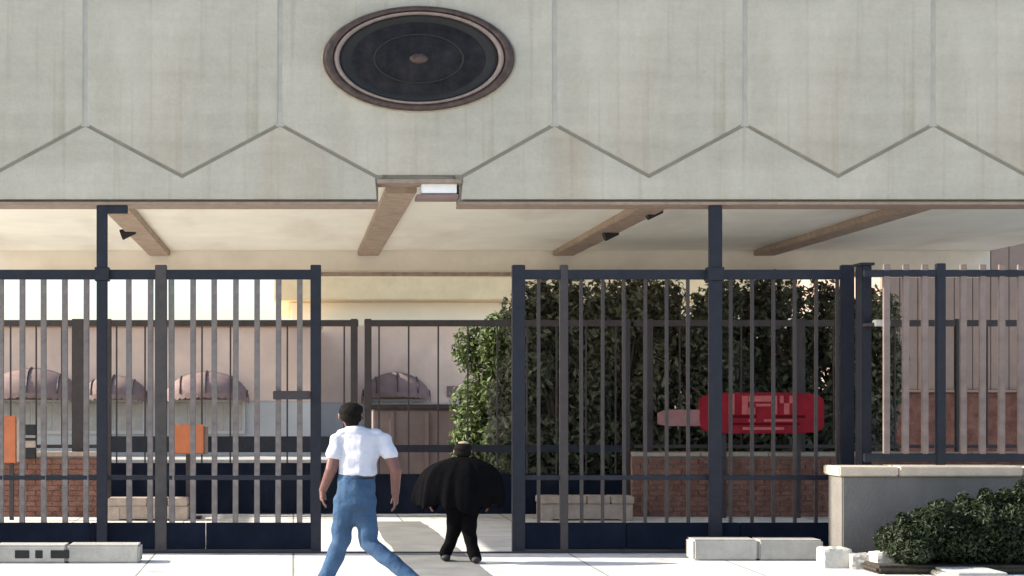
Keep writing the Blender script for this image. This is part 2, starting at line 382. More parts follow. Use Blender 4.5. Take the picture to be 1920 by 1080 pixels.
spotlight(1226, 397, 18.4, 'black soffit spotlight nearest the facade, left of the plain tall post')
t = thing('box_lamp', 'white box lamp in the notch under the oval porthole', 'lamp', (px(823, 16.2), 16.2, nz - .06))
box('housing', px(790, 16.1), px(856, 16.1), 16.06, 16.34, pz(363, 16.1), pz(344, 16.1), 'white', t, .006)
box('lower_rim', px(781, 16.1), px(859, 16.1), 16.05, 16.34, pz(373, 16.1), pz(365, 16.1), 'awning', t, .004)

# ================================================================== FRONT GATE
YG = 16.12
def post(x, w_, label, bracket=False, ybot=972):
    X = px(x, YG - .05); hw = w_ / 2 / F * YG
    t = thing('steel_post', label, 'post', (X, YG - .07, 0), 'tall steel gate posts')
    box('shaft', X - hw, X + hw, YG - .10, YG - .04, 0, ZB - .037, 'steel', t, .006)
    box('base_plate', X - hw - .05, X + hw + .05, YG - .15, YG + .005, .0, .015, 'steel', t, .003)
    if bracket:
        box('bracket', X + hw, X + hw + .22, YG - .10, YG - .04, pz(402, YG), pz(387, YG), 'steel', t, .005)
    box('guide_clamp', X - hw - .02, X + hw + .02, YG - .105, YG + .012, pz(528, YG), pz(502, YG), 'steel', t, .005)
post(192, 20, 'tall navy steel post with a bracket at its top, left of the gap', True)
post(1340, 24, 'plain tall navy steel post in front of the dark trees')

def gate(name, label, x0, x1, stile_px, bar_px, lock=None, bw=10.5, bmat='bar'):
    X0, X1 = px(x0, YG), px(x1, YG)
    t = thing(name, label, 'gate', ((X0 + X1) / 2, YG, 0), 'sliding steel gate leaves')
    zt0, zt1 = pz(524, YG), pz(506, YG)
    zb0, zb1 = pz(1034, YG), pz(980, YG)
    box('top_rail', X0, X1, YG - .03, YG + .03, zt0, zt1, 'steel', t)
    nk = max(2, round((X1 - X0) / 1.25)); sk = (X1 - X0) / nk
    for i in range(nk): box('kick_plate', X0 + i * sk + .003, X0 + (i + 1) * sk - .003, YG - .028 - .003 * (i % 2), YG + .028, zb0 + .03, zb1, 'steelplate', t, .005)
    box('bottom_rail', X0, X1, YG - .035, YG + .035, zb0 - .01, zb0 + .028, 'iron', t)
    box('mid_rail', X0, X1, YG - .018, YG + .018, pz(900, YG), pz(891, YG), 'steel', t, .004)
    for sx, sw, m in stile_px:
        a, b = px(sx - sw / 2, YG), px(sx + sw / 2, YG)
        box('stile', a, b, YG - .036, YG + .036, zb0 + .005, pz(497, YG), m, t)
    bars('bar', [px(b, YG) for b in bar_px], YG, zb1 - .01, zt0 + .005, bw / F * YG, bmat, t)
    for wx in (x0 + 60, x1 - 60):
        bm = bmesh.new(); r = bmesh.ops.create_cone(bm, cap_ends=True, segments=20, radius1=.045, radius2=.045, depth=.03)
        bmesh.ops.rotate(bm, verts=r['verts'], cent=(0, 0, 0), matrix=Matrix.Rotation(R(90), 3, 'X'))
        bmesh.ops.translate(bm, verts=r['verts'], vec=(px(wx, YG), YG, .047)); link('wheel', bm_mesh(bm), 'slot', t)
    if lock:
        box('latch_bar', px(lock[0], YG), px(lock[1], YG), YG - .07, YG - .037, pz(lock[3], YG), pz(lock[2], YG), 'iron', t, .006)
    return t
lb = [x for x in range(-238, 580, 40) if abs(x - 302) > 16 and abs(x - 192) > 12]
gate('sliding_gate', 'left leaf of the navy barred sliding gate, beside the man in white', -262, 602,
     [(-252, 20, 'steel'), (302, 22, 'bardark'), (592, 20, 'steel')], lb, (512, 582, 733, 749))
rb = [x for x in range(1010, 1585, 40) if abs(x - 1057) > 14 and abs(x - 1340) > 12]
gate('sliding_gate', 'right leaf of the navy barred sliding gate, before the dark trees', 960, 1600,
     [(972, 24, 'steel'), (1057, 15, 'iron'), (1588, 24, 'steel')], rb, None, 6, 'iron')
# floor track
o = box('gate_track', px(-262, YG), px(1600, YG), YG - .05, YG + .05, .002, .014, 'iron', None, .003)
tag(o, 'flat dark steel floor track under the sliding gate leaves', 'track')

# ================================================================== PLANTER WALL AND FENCE (right)
PW0, PW1 = 15.22, 15.62
XP = px(1551, PW1)
t = thing('planter_wall', 'grey rendered low wall with tan stone coping behind the dark bush', 'wall', (XP + 2.5, 15.4, 0))
zc = pz(893, PW0)
box('wall', XP + .01, 11.2, PW0, PW1, 0, zc, 'greywall', t, .012)
cx = XP - .03; k = 0
while cx < 11.2:
    wdt = 1.28 if k else .62
    box('coping_slab', cx, min(cx + wdt - .008, 11.25), PW0 - .035, PW1 + .03, zc + .001, pz(875, PW0) + .004 * (k % 2), 'coping', t, .012)
    cx += wdt; k += 1
YP = 15.42; zc_t = pz(874, PW0)
t = thing('barred_fence', 'tall navy fence of close pickets standing on the grey wall', 'fence', (px(1760, YP), YP, zc_t))
box('top_rail', px(1620, YP), 11.1, YP - .022, YP + .022, pz(519, YP), pz(506, YP), 'steel', t)
box('bottom_rail', px(1620, YP), 11.1, YP - .022, YP + .022, pz(866, YP), pz(850, YP), 'steel', t)
for x, w_ in ((1763, 17), (2105, 17)):
    box('post', px(x - w_ / 2, YP), px(x + w_ / 2, YP), YP - .03, YP + .03, zc_t + .004, pz(494, YP), 'steel', t)
pk = [x for x in range(1662, 2240, 36) if abs(x - 1763) > 15 and abs(x - 2105) > 15]
bars('picket', [px(x, YP) for x in pk], YP, pz(866, YP) + .02, pz(496, YP), 12 / F * YP, 'barlight', t)
t = thing('gate_pillar', 'thick dark steel pillar where the right gate leaf meets the fence', 'pillar', (px(1626, 15.8), 15.8, 0))
box('shaft', px(1610, 15.8), px(1628, 15.8), 15.70, 15.90, 0, pz(499, 15.8), 'steel', t, .008)
box('cap', px(1606, 15.8), px(1632, 15.8), 15.68, 15.92, pz(499, 15.8), pz(494, 15.8), 'steel', t, .004)
t = thing('floodlight', 'small pale lamp on the dark pillar beside the pickets', 'lamp', (px(1655, 15.62), 15.6, pz(605, 15.6)))
box('housing', px(1636, 15.6), px(1664, 15.6), 15.52, 15.61, pz(612, 15.6), pz(600, 15.6), 'pale', t, .006)
box('arm', px(1624, 15.6), px(1637, 15.6), 15.55, 15.70, pz(612, 15.6), pz(606, 15.6), 'iron', t, .003)

# kerb blocks, stones and covers at the front
def kerb(label, x0, x1, Y, y_top, slots=()):
    X0, X1 = px(x0, Y), px(x1, Y); zt = pz(y_top, Y)
    t = thing('kerb_block', label, 'kerb', ((X0 + X1) / 2, Y, 0), 'concrete kerb blocks before the gate')
    n = max(1, round((X1 - X0) / .75)); step = (X1 - X0) / n
    for i in range(n):
        box('block', X0 + i * step + .004, X0 + (i + 1) * step - .004, Y, Y + .32, 0, zt - .003 * (i % 2), 'kerb', t, .02)
    for a, b in slots:
        box('drain_slot', px(a, Y), px(b, Y), Y - .006, Y + .05, zt * .28, zt * .72, 'slot', t, .004)
kerb('weathered concrete kerb with black drain slots under the left gate leaf', -150, 262, 15.1, 1022, ((28, 55), (66, 80), (95, 130)))
kerb('plain weathered concrete kerb under the right gate leaf', 1300, 1545, 15.35, 1012)
def edging(label, x, Y, w_, d_, h_, rz, m, at):
    bm = bmesh.new(); add_box(bm, -w_ / 2, w_ / 2, -d_ / 2, d_ / 2, 0, h_)
    bmesh.ops.subdivide_edges(bm, edges=bm.edges[:], cuts=5, use_grid_fill=True)
    rs = random.Random(label)
    for v in bm.verts:
        e = (abs(v.co.x) > w_ * .45) + (abs(v.co.y) > d_ * .45) + (v.co.z > h_ * .9)
        k = 1 - .035 * max(0, e - 1); v.co.x *= k; v.co.y *= k; v.co.z *= k
        v.co += Vector((rs.uniform(-1, 1), rs.uniform(-1, 1), rs.uniform(-1, 1) if v.co.z > .01 else 0)) * .006
    bmesh.ops.rotate(bm, verts=bm.verts[:], cent=(0, 0, 0), matrix=Matrix.Rotation(R(rz), 3, 'Z'))
    bmesh.ops.translate(bm, verts=bm.verts[:], vec=at)
    o = link('kerb_stone', bm_mesh(bm), m); tag(o, label, 'kerb stone', 'kerb stones round the bush bed')
box_ = box('soil_bed', px(1590, 14.9), 11.1, 14.15, 15.21, 0, .085, 'soil', None, .03); tag(box_, kind='structure')
edging('pale kerb stone of the bed at the corner of the grey wall', 0, 0, .29, .22, .20, 3, 'pale', (px(1566, 14.75), 14.78, 0))
edging('squat grey kerb stone between the two pale ones', 0, 0, .22, .2, .15, -4, 'kerb', (px(1614, 14.65), 14.66, 0))
edging('pale kerb stone touching the left end of the bush', 0, 0, .31, .22, .19, 4, 'pale', (px(1664, 14.5), 14.5, 0))
t = thing('utility_cover', 'pale grey utility box lid set in the ground before the bush', 'cover', (px(1820, 14.0), 14.0, 0))
box('frame', px(1768, 13.9), px(1876, 13.9), 13.62, 14.22, 0, .05, 'kerb', t, .008)
box('lid', px(1776, 13.9), px(1868, 13.9), 13.67, 14.17, .051, .075, 'greybase', t, .008)

# ================================================================== LOW BRICK WALLS + INNER FENCE
YB = 21.0
def brick_wall(label, X0, X1, Y, H):
    t = thing('brick_wall', label, 'wall', ((X0 + X1) / 2, Y, 0))
    box('wall_core', X0, X1, Y + .02, Y + .30, 0, H - .06, 'mortar', t, 0)
    bm = bmesh.new(); bh, bw = .075, .235; r = 0; z = .006
    while z + bh < H - .055:
        x = X0 - (bw / 2 if r % 2 else 0)
        while x < X1:
            a, b = max(x, X0), min(x + bw - .012, X1)
            if b - a > .03: add_box(bm, a, b, Y + random.uniform(0, .006), Y + .03, z, z + bh - .012)
            x += bw
        z += bh; r += 1
    o = link('brick_face', bm_mesh(bm), 'brick', t); o['kind'] = 'stuff'
    n = max(1, round((X1 - X0) / .9)); st = (X1 - X0) / n
    for i in range(n):
        box('coping_slab', X0 + i * st + .004, X0 + (i + 1) * st - .004, Y - .04, Y + .34, H - .058, H + .002 * (i % 2), 'tanblock', t, .01)
HB = pz(848, YB)
brick_wall('low red brown brick wall behind the left gate leaf', -4.6, px(186, YB), YB, HB)
brick_wall('low red brown brick wall under the red oval sign', px(1186, YB), 10.6, YB, HB)
YI = 21.15
def inner(label, X0, X1, zbot, posts, bar_pitch, kick, grp='inner iron fence runs'):
    t = thing('iron_fence', label, 'fence', ((X0 + X1) / 2, YI, 0), grp)
    box('top_rail', X0, X1, YI - .02, YI + .02, pz(612, YI), pz(600, YI), 'iron', t, .005)
    for x, w_ in posts:
        box('post', px(x - w_ / 2, YI), px(x + w_ / 2, YI), YI - .03, YI + .03, zbot, pz(598, YI), 'iron', t, .006)
    if kick:
        box('lock_rail', X0, X1, YI - .022, YI + .022, pz(848, YI), pz(818, YI) if kick == 2 else pz(834, YI), 'steel', t, .006)
        zb = pz(868 if kick == 2 else 889, YI)
        box('kick_plate', X0, X1, YI - .02, YI + .02, .03, zb, 'steelplate', t, .006)
    else:
        zb = zbot + .06
        box('bottom_rail', X0, X1, YI - .02, YI + .02, zbot + .05, zbot + .10, 'iron', t, .005)
    n = int((X1 - X0) / bar_pitch)
    xs = [X0 + (i + .5) * (X1 - X0) / n for i in range(n)]
    bars('bar', xs, YI, zb, pz(606, YI), .024, 'iron', t, .02)
inner('iron fence run on the left brick wall, behind the orange board', -4.6, px(188, YI), HB + .004, ((146, 22), (-40, 22)), .36, 0)
inner('closed iron gate with navy kick plate left of the man', px(192, YI), px(672, YI), .0, ((202, 14), (664, 13)), .40, 2)
inner('closed iron gate with navy kick plate behind the figure in black', px(683, YI), px(1182, YI), .0, ((690, 13), (1174, 14)), .42, 1)
inner('iron fence run on the brick wall before the dark trees', px(1188, YI), 10.6, HB + .004, ((1215, 18), (1500, 18), (1800, 18)), .42, 0)
def block(label, x0, x1, y0, y1, Y):
    X0, X1 = px(x0, Y), px(x1, Y); t = thing('stone_bench', label, 'bench', ((X0 + X1) / 2, Y + .2, 0), 'low sandstone benches between the fences')
    n = 4; s = (X1 - X0) / n; zt = pz(y0, Y)
    for i in range(n): box('slab', X0 + i * s + .004, X0 + (i + 1) * s - .004, Y, Y + .4, zt - .1, zt, 'tanblock', t, .012)
    for q in (.08, .92): xx = X0 + (X1 - X0) * q; box('foot', xx - .09, xx + .09, Y + .03, Y + .37, 0, zt - .101, 'tanblock', t, .012)
    box('riser', X0 + .02, X1 - .02, Y + .04, Y + .36, .02, zt - .102, 'tanblock', t, .006)
block('low tan stone bench behind the left gate leaf', 200, 352, 935, 965, 20.3)
block('low tan stone bench behind the right gate leaf', 1012, 1190, 931, 965, 20.3)

# ------------------------------------------------------------------ orange boards
Yo = 20.4
t = thing('barrier_board', 'orange barrier board with black slotted side at the left edge', 'barrier', (px(5, Yo), Yo, 0), 'orange warning boards')
box('board', px(-70, Yo), px(30, Yo), Yo, Yo + .05, pz(868, Yo), pz(780, Yo), 'orange', t, .012)
box('side_frame', px(31, Yo), px(44, Yo), Yo + .004, Yo + .06, pz(866, Yo), pz(786, Yo), 'tanblock', t, .006)
for y0, y1 in ((796, 816), (821, 826), (840, 860)):
    box('slot_block', px(44, Yo), px(67, Yo), Yo, Yo + .07, pz(y1, Yo), pz(y0, Yo), 'black', t, .006)
box('shelf', px(44, Yo), px(66, Yo), Yo + .01, Yo + .06, pz(840, Yo) + .002, pz(826, Yo) - .002, 'tanblock', t, .004)
for q in (-55, 20): box('leg', px(q - 4, Yo), px(q + 4, Yo), Yo + .055, Yo + .1, 0, pz(800, Yo), 'iron', t, .004)
Yo = 20.7
t = thing('warning_sign', 'square orange sign on a dark stand behind the left gate leaf', 'sign', (px(353, Yo), Yo, 0), 'orange warning boards')
box('board', px(324, Yo), px(382, Yo), Yo, Yo + .03, pz(850, Yo), pz(796, Yo), 'orange', t, .01)
box('backing', px(318, Yo), px(390, Yo), Yo + .032, Yo + .05, pz(852, Yo), pz(800, Yo), 'awning', t, .006)
box('stem', px(348, Yo), px(358, Yo), Yo + .052, Yo + .09, 0.03, pz(800, Yo), 'iron', t, .004)
box('foot', px(328, Yo), px(378, Yo), Yo - .1, Yo + .2, 0, .03, 'iron', t, .006)

# ------------------------------------------------------------------ red oval sign
Yr = 20.72
t = thing('oval_sign', 'red oval sign with faded pink lettering above the brick wall', 'sign', (px(1432, Yr), Yr, HB))
def oval(x0, x1, y0, y1, e=2.6, n=64):
    cx, cy, a, b = (x0 + x1) / 2, (y0 + y1) / 2, (x1 - x0) / 2, (y1 - y0) / 2; pts = []
    for k in range(n):
        th = 2 * math.pi * k / n; c, s = math.cos(th), math.sin(th)
        pts.append((px(cx + a * math.copysign(abs(c) ** (2 / e), c), Yr), pz(cy - b * math.copysign(abs(s) ** (2 / e), s), Yr)))
    return pts
poly('board', oval(1312, 1546, 736, 813, 6), Yr, Yr + .07, 'red', t, bevel=.015)
poly('arrow_board', [(px(a, Yr), pz(b, Yr)) for a, b in ((1234, 774), (1250, 768), (1332, 768), (1332, 799), (1250, 799), (1234, 795))], Yr + .01, Yr + .05, 'pinkboard', t, bevel=.006)
def stroke(x0, x1, y0, y1, m='pinkletter'): box('letter_stroke', px(x0, Yr), px(x1, Yr), Yr - .008, Yr + .002, pz(y1, Yr), pz(y0, Yr), m, t, .002)
for q in ((1366, 1377, 738, 777), (1391, 1402, 742, 777), (1403, 1446, 742, 753), (1446, 1457, 742, 777), (1403, 1416, 764, 777), (1417, 1445, 757, 762),
          (1470, 1480, 756, 777), (1480, 1486, 742, 756), (1462, 1469, 742, 756)): stroke(*q)
for q in ((1366, 1418, 778.5, 783.5), (1446, 1510, 778.5, 783.5), (1368, 1500, 793, 797)): stroke(*q, 'darkred')
for q in ((1404, 1416, 785.5, 791), (1432, 1494, 786, 790.5), (1392, 1470, 801, 806)): stroke(*q)
for x in (1360, 1500):
    box('stem', px(x - 5, Yr), px(x + 5, Yr), Yr + .072, Yr + .11, 0, pz(775, Yr), 'iron', t, .004)

# ================================================================== FOLIAGE
def leaves(name, blobs, n, size, m, parent, seed, ground=.02):
    r = np.random.default_rng(seed)
    vol = np.array([b[3] * b[4] * b[5] for b in blobs]) ** .75; pr = vol / vol.sum()
    idx = r.choice(len(blobs), n, p=pr); B = np.array(blobs)[idx]
    d = r.normal(size=(n, 3)); d /= np.linalg.norm(d, axis=1)[:, None]
    rad = r.random(n) ** .45
    p = B[:, :3] + d * rad[:, None] * B[:, 3:6]
    p = p[p[:, 2] > ground]; d = d[:len(p)]; n = len(p)
    nr = d + r.normal(size=(n, 3)) * .8 + np.array([0, 0, .4]); nr /= np.linalg.norm(nr, axis=1)[:, None]
    a = np.cross(nr, r.normal(size=(n, 3))); a /= np.linalg.norm(a, axis=1)[:, None]; b = np.cross(nr, a)
    s = size * (.6 + .8 * r.random(n))[:, None]
    L = a * s; Wd = b * s * .45; up = nr * s * .18
    verts = np.stack([p - L, p + Wd * 1 + up, p + L, p - Wd + up], 1).reshape(-1, 3)
    faces = np.arange(n * 4).reshape(-1, 4)
    c = verts.mean(0); verts = verts - c
    me = bpy.data.meshes.new(name); me.from_pydata(verts.tolist(), [], faces.tolist()); me.update()
    return link(name, me, m, parent, loc=Vector(c))
def tree(name, label, X, Y, h, rx, ry, zlow, seed, n=9000, m='leafdark', size=.062, grp=None, cat='tree'):
    rs = random.Random(seed); t = thing(name, label, cat, (X, Y, 0), grp)
    bm = bmesh.new(); th = zlow + (h - zlow) * .5
    tr = [(X + .03 * math.sin(i + seed), Y + .03 * math.cos(1.7 * i), th * i / 6) for i in range(7)]
    tube(bm, tr, [.085 * (1 - .09 * i) for i in range(7)])
    blobs = []
    for k in range(26):
        a = rs.uniform(0, 6.28); zz = rs.uniform(zlow + .1, h - .12); q = (1 - abs((zz - zlow) / (h - zlow) - .45) * 1.0)
        c = (X + math.cos(a) * rx * .72 * q * rs.uniform(.5, 1), Y + math.sin(a) * ry * .72 * q * rs.uniform(.4, 1), zz)
        st = Vector(tr[rs.randint(3, 6)]); e = Vector(c); mid = (st + e) / 2 + Vector((0, 0, .06))
        tube(bm, [st, mid, e], [.04, .026, .010], 6)
        s = rs.uniform(.20, .52)
        blobs.append((*c, rx * s, ry * s, (h - zlow) * s * .42))
    link('trunk', bm_mesh(bm), 'bark', t, smooth=True)
    leaves('crown', blobs, n, size, m, t, seed)
    return t
Yt = 22.5; G = 'dark trees behind the inner fence'
tree('evergreen_tree', 'dark evergreen tree nearest the figure in black, behind the right gate', px(1035, Yt), Yt, pz(548, Yt), .95, .7, .45, 11, 12500, grp=G)
tree('evergreen_tree', 'dark evergreen tree between the thin fence post and the right gate stile', px(1180, Yt), Yt + .3, pz(536, Yt), 1.0, .7, .5, 12, 12500, 'leafolive', grp=G)
tree('evergreen_tree', 'dark evergreen tree behind the plain tall steel post', px(1345, Yt), Yt, pz(540, Yt), 1.0, .7, .5, 13, 9000, grp=G)
tree('evergreen_tree', 'dark evergreen tree above the right end of the red sign', px(1490, Yt), Yt + .35, pz(532, Yt), 1.0, .7, .5, 14, 8500, grp=G)
tree('evergreen_tree', 'dark evergreen tree behind the thick pillar, rightmost of the row', px(1620, Yt), Yt, pz(545, Yt), .75, .6, .5, 15, 10000, 'leafolive', grp=G)
tree('leafy_shrub', 'bright green leafy shrub above the figure in black, left of the dark trees', px(905, 25.5), 25.5, pz(622, 25.5), .72, .5, .4, 16, 9000, 'leafgreen', .055, cat='shrub')
tree('evergreen_tree', 'dark evergreen tree at the back of the row, half hidden behind the red sign', px(1415, 23.3), 23.3, pz(548, 23.3), 1.1, .5, .5, 17, 7000, grp=G)
tree('evergreen_tree', 'dark evergreen tree at the back, left of the thin fence post', px(1105, 23.3), 23.3, pz(552, 23.3), 1.1, .5, .5, 18, 10000, 'leafolive', grp=G)
tree('evergreen_tree', 'dark evergreen tree at the back, right of the thin fence post', px(1262, 23.35), 23.35, pz(540, 23.35), .95, .45, .5, 19, 10000, 'leafolive', grp=G)
tree('evergreen_tree', 'dark evergreen tree at the back, left of the thick pillar', px(1568, 23.35), 23.35, pz(540, 23.35), .8, .45, .5, 20, 6500, grp=G)
tree('leafy_shrub', 'bright green leafy shrub merging into the dark trees by the right gate stile', px(955, 24.9), 24.9, pz(600, 24.9), .75, .5, .4, 21, 9000, 'leafgreen', .055, cat='shrub')
# undergrowth below trees
bl = [(px(x, 22.0), 22.0 + .2 * random.random(), .55, .55, .35, .95) for x in range(960, 1680, 60)]
o = leaves('undergrowth', bl, 10000, .08, 'leafdark', None, 31); tag(o, 'dark green undergrowth beneath the evergreen trees', 'undergrowth', kind='stuff')
# front bush
Yq = 14.45
t = thing('bush', 'large dark rounded bush before the grey wall at right', 'bush', (px(1860, Yq), Yq, 0))
bl = []
rs = random.Random(5)
for (x, y, a, b) in ((1900, 985, .85, .40), (1800, 1000, .55, .30), (1730, 1000, .42, .24), (1985, 970, .8, .45), (1860, 965, .5, .28), (1930, 950, .5, .26), (1690, 1015, .22, .15), (2060, 980, .6, .4), (1770, 975, .34, .24)):
    bl.append((px(x, Yq), Yq + rs.uniform(-.08, .12), pz(y + 14, Yq), a, .45, b * .86))
for k in range(46):
    x = rs.uniform(1665, 2100); yy = 1012 - 84 * min(1, max(0, (x - 1640) / 190)) ** .6 + rs.uniform(-12, 40)
    bl.append((px(x, Yq), Yq + rs.uniform(-.35, .3), pz(yy, Yq), rs.uniform(.05, .14), rs.uniform(.05, .14), rs.uniform(.06, .13)))
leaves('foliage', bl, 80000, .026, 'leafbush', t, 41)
bm = bmesh.new()
for k in range(16):
    a = rs.uniform(-1, 1.3); tube(bm, [(px(1860, Yq) + a * .2, Yq, 0), (px(1860, Yq) + a * .5, Yq + rs.uniform(-.1, .1), .3), (px(1860, Yq) + a * .85, Yq + rs.uniform(-.2, .2), .62)], [.018, .013, .006], 6)
link('stems', bm_mesh(bm), 'bark', t)

# ================================================================== FAR BUILDINGS
Yk = 40.0
t = thing('stucco_building', 'long pink tan stucco building beyond the left gate leaf', 'building', (px(250, Yk), Yk, 0))
X0, X1 = px(-420, Yk), px(600, Yk)
box('wall', X0, X1, Yk, Yk + 8, 0, pz(612, Yk), 'pinkwall', t, .03)
box('roof_edge', X0 - .1, X1 + .1, Yk - .15, Yk + 8.1, pz(612, Yk) + .005, pz(603, Yk), 'coping', t, .02)
box('plinth', X0, X1, Yk - .06, Yk - .004, 0, pz(753, Yk), 'greybase', t, .02)
def awning(x, w_, y0, y1, Y, parent):
    X, Z0, Z1, hw = px(x, Y), pz(y1, Y), pz(y0, Y), w_ / 2 / F * Y
    bm = bmesh.new(); n, mrow = 20, 6
    rows = []
    for j in range(mrow + 1):
        ph = j / mrow * math.pi / 2
        rows.append([bm.verts.new((X - hw * math.cos(math.pi * i / n), Y - .9 * math.cos(ph) * (.25 + .75 * math.sin(math.pi * i / n)), Z0 + (Z1 - Z0) * (math.sin(math.pi * i / n) * (.25 + .75 * math.sin(ph))))) for i in range(n + 1)])
    for A, B in zip(rows, rows[1:]):
        for i in range(n): bm.faces.new((A[i], A[i + 1], B[i + 1], B[i]))
    bmesh.ops.remove_doubles(bm, verts=bm.verts[:], dist=1e-4)
    aw = link('awning', bm_mesh(bm), 'awning', parent, smooth=True)
    for i in range(2, n - 1, 4):
        bm = bmesh.new(); th = math.pi * i / n; pp = []
        for j in range(mrow + 1):
            ph = j / mrow * math.pi / 2
            pp.append((X - hw * math.cos(th), Y - .9 * math.cos(ph) * (.25 + .75 * math.sin(th)) - .01, Z0 + (Z1 - Z0) * (math.sin(th) * (.25 + .75 * math.sin(ph))) + .012))
        tube(bm, pp, [.022] * len(pp), 6); link('rib', bm_mesh(bm), 'iron', aw)
    bm = bmesh.new(); up_, dn_ = [], []
    for i in range(4 * n + 1):
        th = math.pi * i / (4 * n); yy = Y - .9 * (.25 + .75 * math.sin(th)); zt = Z0 + (Z1 - Z0) * .25 * math.sin(th)
        up_.append(bm.verts.new((X - hw * math.cos(th), yy, zt))); dn_.append(bm.verts.new((X - hw * math.cos(th), yy - .01, zt - .10 - .05 * abs(math.sin(math.pi * i / 4)))))
    for i in range(4 * n): bm.faces.new((up_[i], up_[i + 1], dn_[i + 1], dn_[i]))
    link('valance', bm_mesh(bm), 'awning', aw)
def door(x0, x1, y0, y1, Y, parent):
    f = box('door', px(x0, Y), px(x1, Y), Y - .09, Y - .002, pz(y1, Y), pz(y0, Y), 'greybase', parent, .01)
    for k in range(4):
        a = px(x0 + 5 + (x1 - x0 - 8) * k / 4, Y); b = px(x0 + 2 + (x1 - x0 - 8) * (k + 1) / 4, Y)
        box('door_panel', a, b, Y - .105, Y - .092, pz(y1, Y) + .1, pz(y0, Y) - .08, 'kerb', f, .006)
awning(388, 160, 696, 750, Yk - .08, t); awning(215, 130, 704, 750, Yk - .08, t); awning(60, 190, 690, 752, Yk - .08, t)
for x, hw_ in ((388, 72), (215, 58), (60, 86)): door(x - hw_, x + hw_, 749, 814, Yk - .065, t)
Yk2 = 46.0
t = thing('cream_building', 'cream building with ochre fascia seen through the middle gap', 'building', (px(800, Yk2), Yk2, 0))
X0, X1 = px(545, Yk2), px(1700, Yk2)
box('wall', X0, X1, Yk2, Yk2 + 9, 0, pz(612, Yk2), 'pinkwall', t, .03)
box('upper_wall', X0, X1, Yk2 + .02, Yk2 + 9, pz(612, Yk2) + .004, pz(566, Yk2), 'cream', t, .03)
box('fascia', X0 - .5, X1 + .5, Yk2 - .8, Yk2 + 9.5, pz(566, Yk2) + .004, pz(510, Yk2), 'ochre', t, .03)
box('plinth', X0, X1, Yk2 - .06, Yk2 - .004, 0, pz(755, Yk2), 'greybase', t, .02)
awning(742, 130, 698, 748, Yk2 - .08, t); door(684, 800, 748, 806, Yk2 - .065, t)
o = box('window', px(838, Yk2), px(872, Yk2), Yk2 - .05, Yk2 - .002, pz(745, Yk2), pz(724, Yk2), 'awning', t, .01)
Yu = 30.0
t = thing('dumpster', 'brown grey steel dumpster beyond the inner gate, behind the figure in black', 'dumpster', (px(800, Yu), Yu, 0))
box('bin_body', px(700, Yu), px(898, Yu), Yu, Yu + 1.6, .12, pz(768, Yu), 'brownbox', t, .03)
box('lid', px(694, Yu), px(904, Yu), Yu - .05, Yu + 1.65, pz(768, Yu) + .004, pz(758, Yu), 'iron', t, .02)
for x in (735, 800, 865): box('rib', px(x - 4, Yu), px(x + 4, Yu), Yu - .06, Yu - .002, .16, pz(772, Yu), 'brownbox', t, .008)
for x in (715, 885): box('foot', px(x - 8, Yu), px(x + 8, Yu), Yu + .1, Yu + .3, 0, .118, 'slot', t, .008)
# right side house
Yw = 28.0
t = thing('brick_house', 'taupe sided house with red brick base behind the picket fence', 'house', (px(1850, Yw), Yw, 0))
X0, X1 = px(1655, Yw), px(2150, Yw)
box('base_wall', X0, X1, Yw, Yw + 5, 0, pz(736, Yw), 'brick', t, .02)
box('ledge', X0 - .03, X1, Yw - .06, Yw + 5, pz(736, Yw) + .003, pz(731, Yw), 'tanwall', t, .01)
x = X0; k = 0
while x < X1 - .05:
    box('siding_board', x + .006, min(x + .34, X1), Yw + .05 + .006 * (k % 2), Yw + .09, pz(731, Yw) + .004, 5.0, 'tanwall', t, .006); x += .346; k += 1
box('upper_wall', X0, X1, Yw + .095, Yw + 5, pz(731, Yw) + .004, 5.0, 'tanwall', t, 0)
box('roof', X0 - .3, X1 + .3, Yw - .2, Yw + 5.3, 5.004, 5.2, 'trim', t, .02)

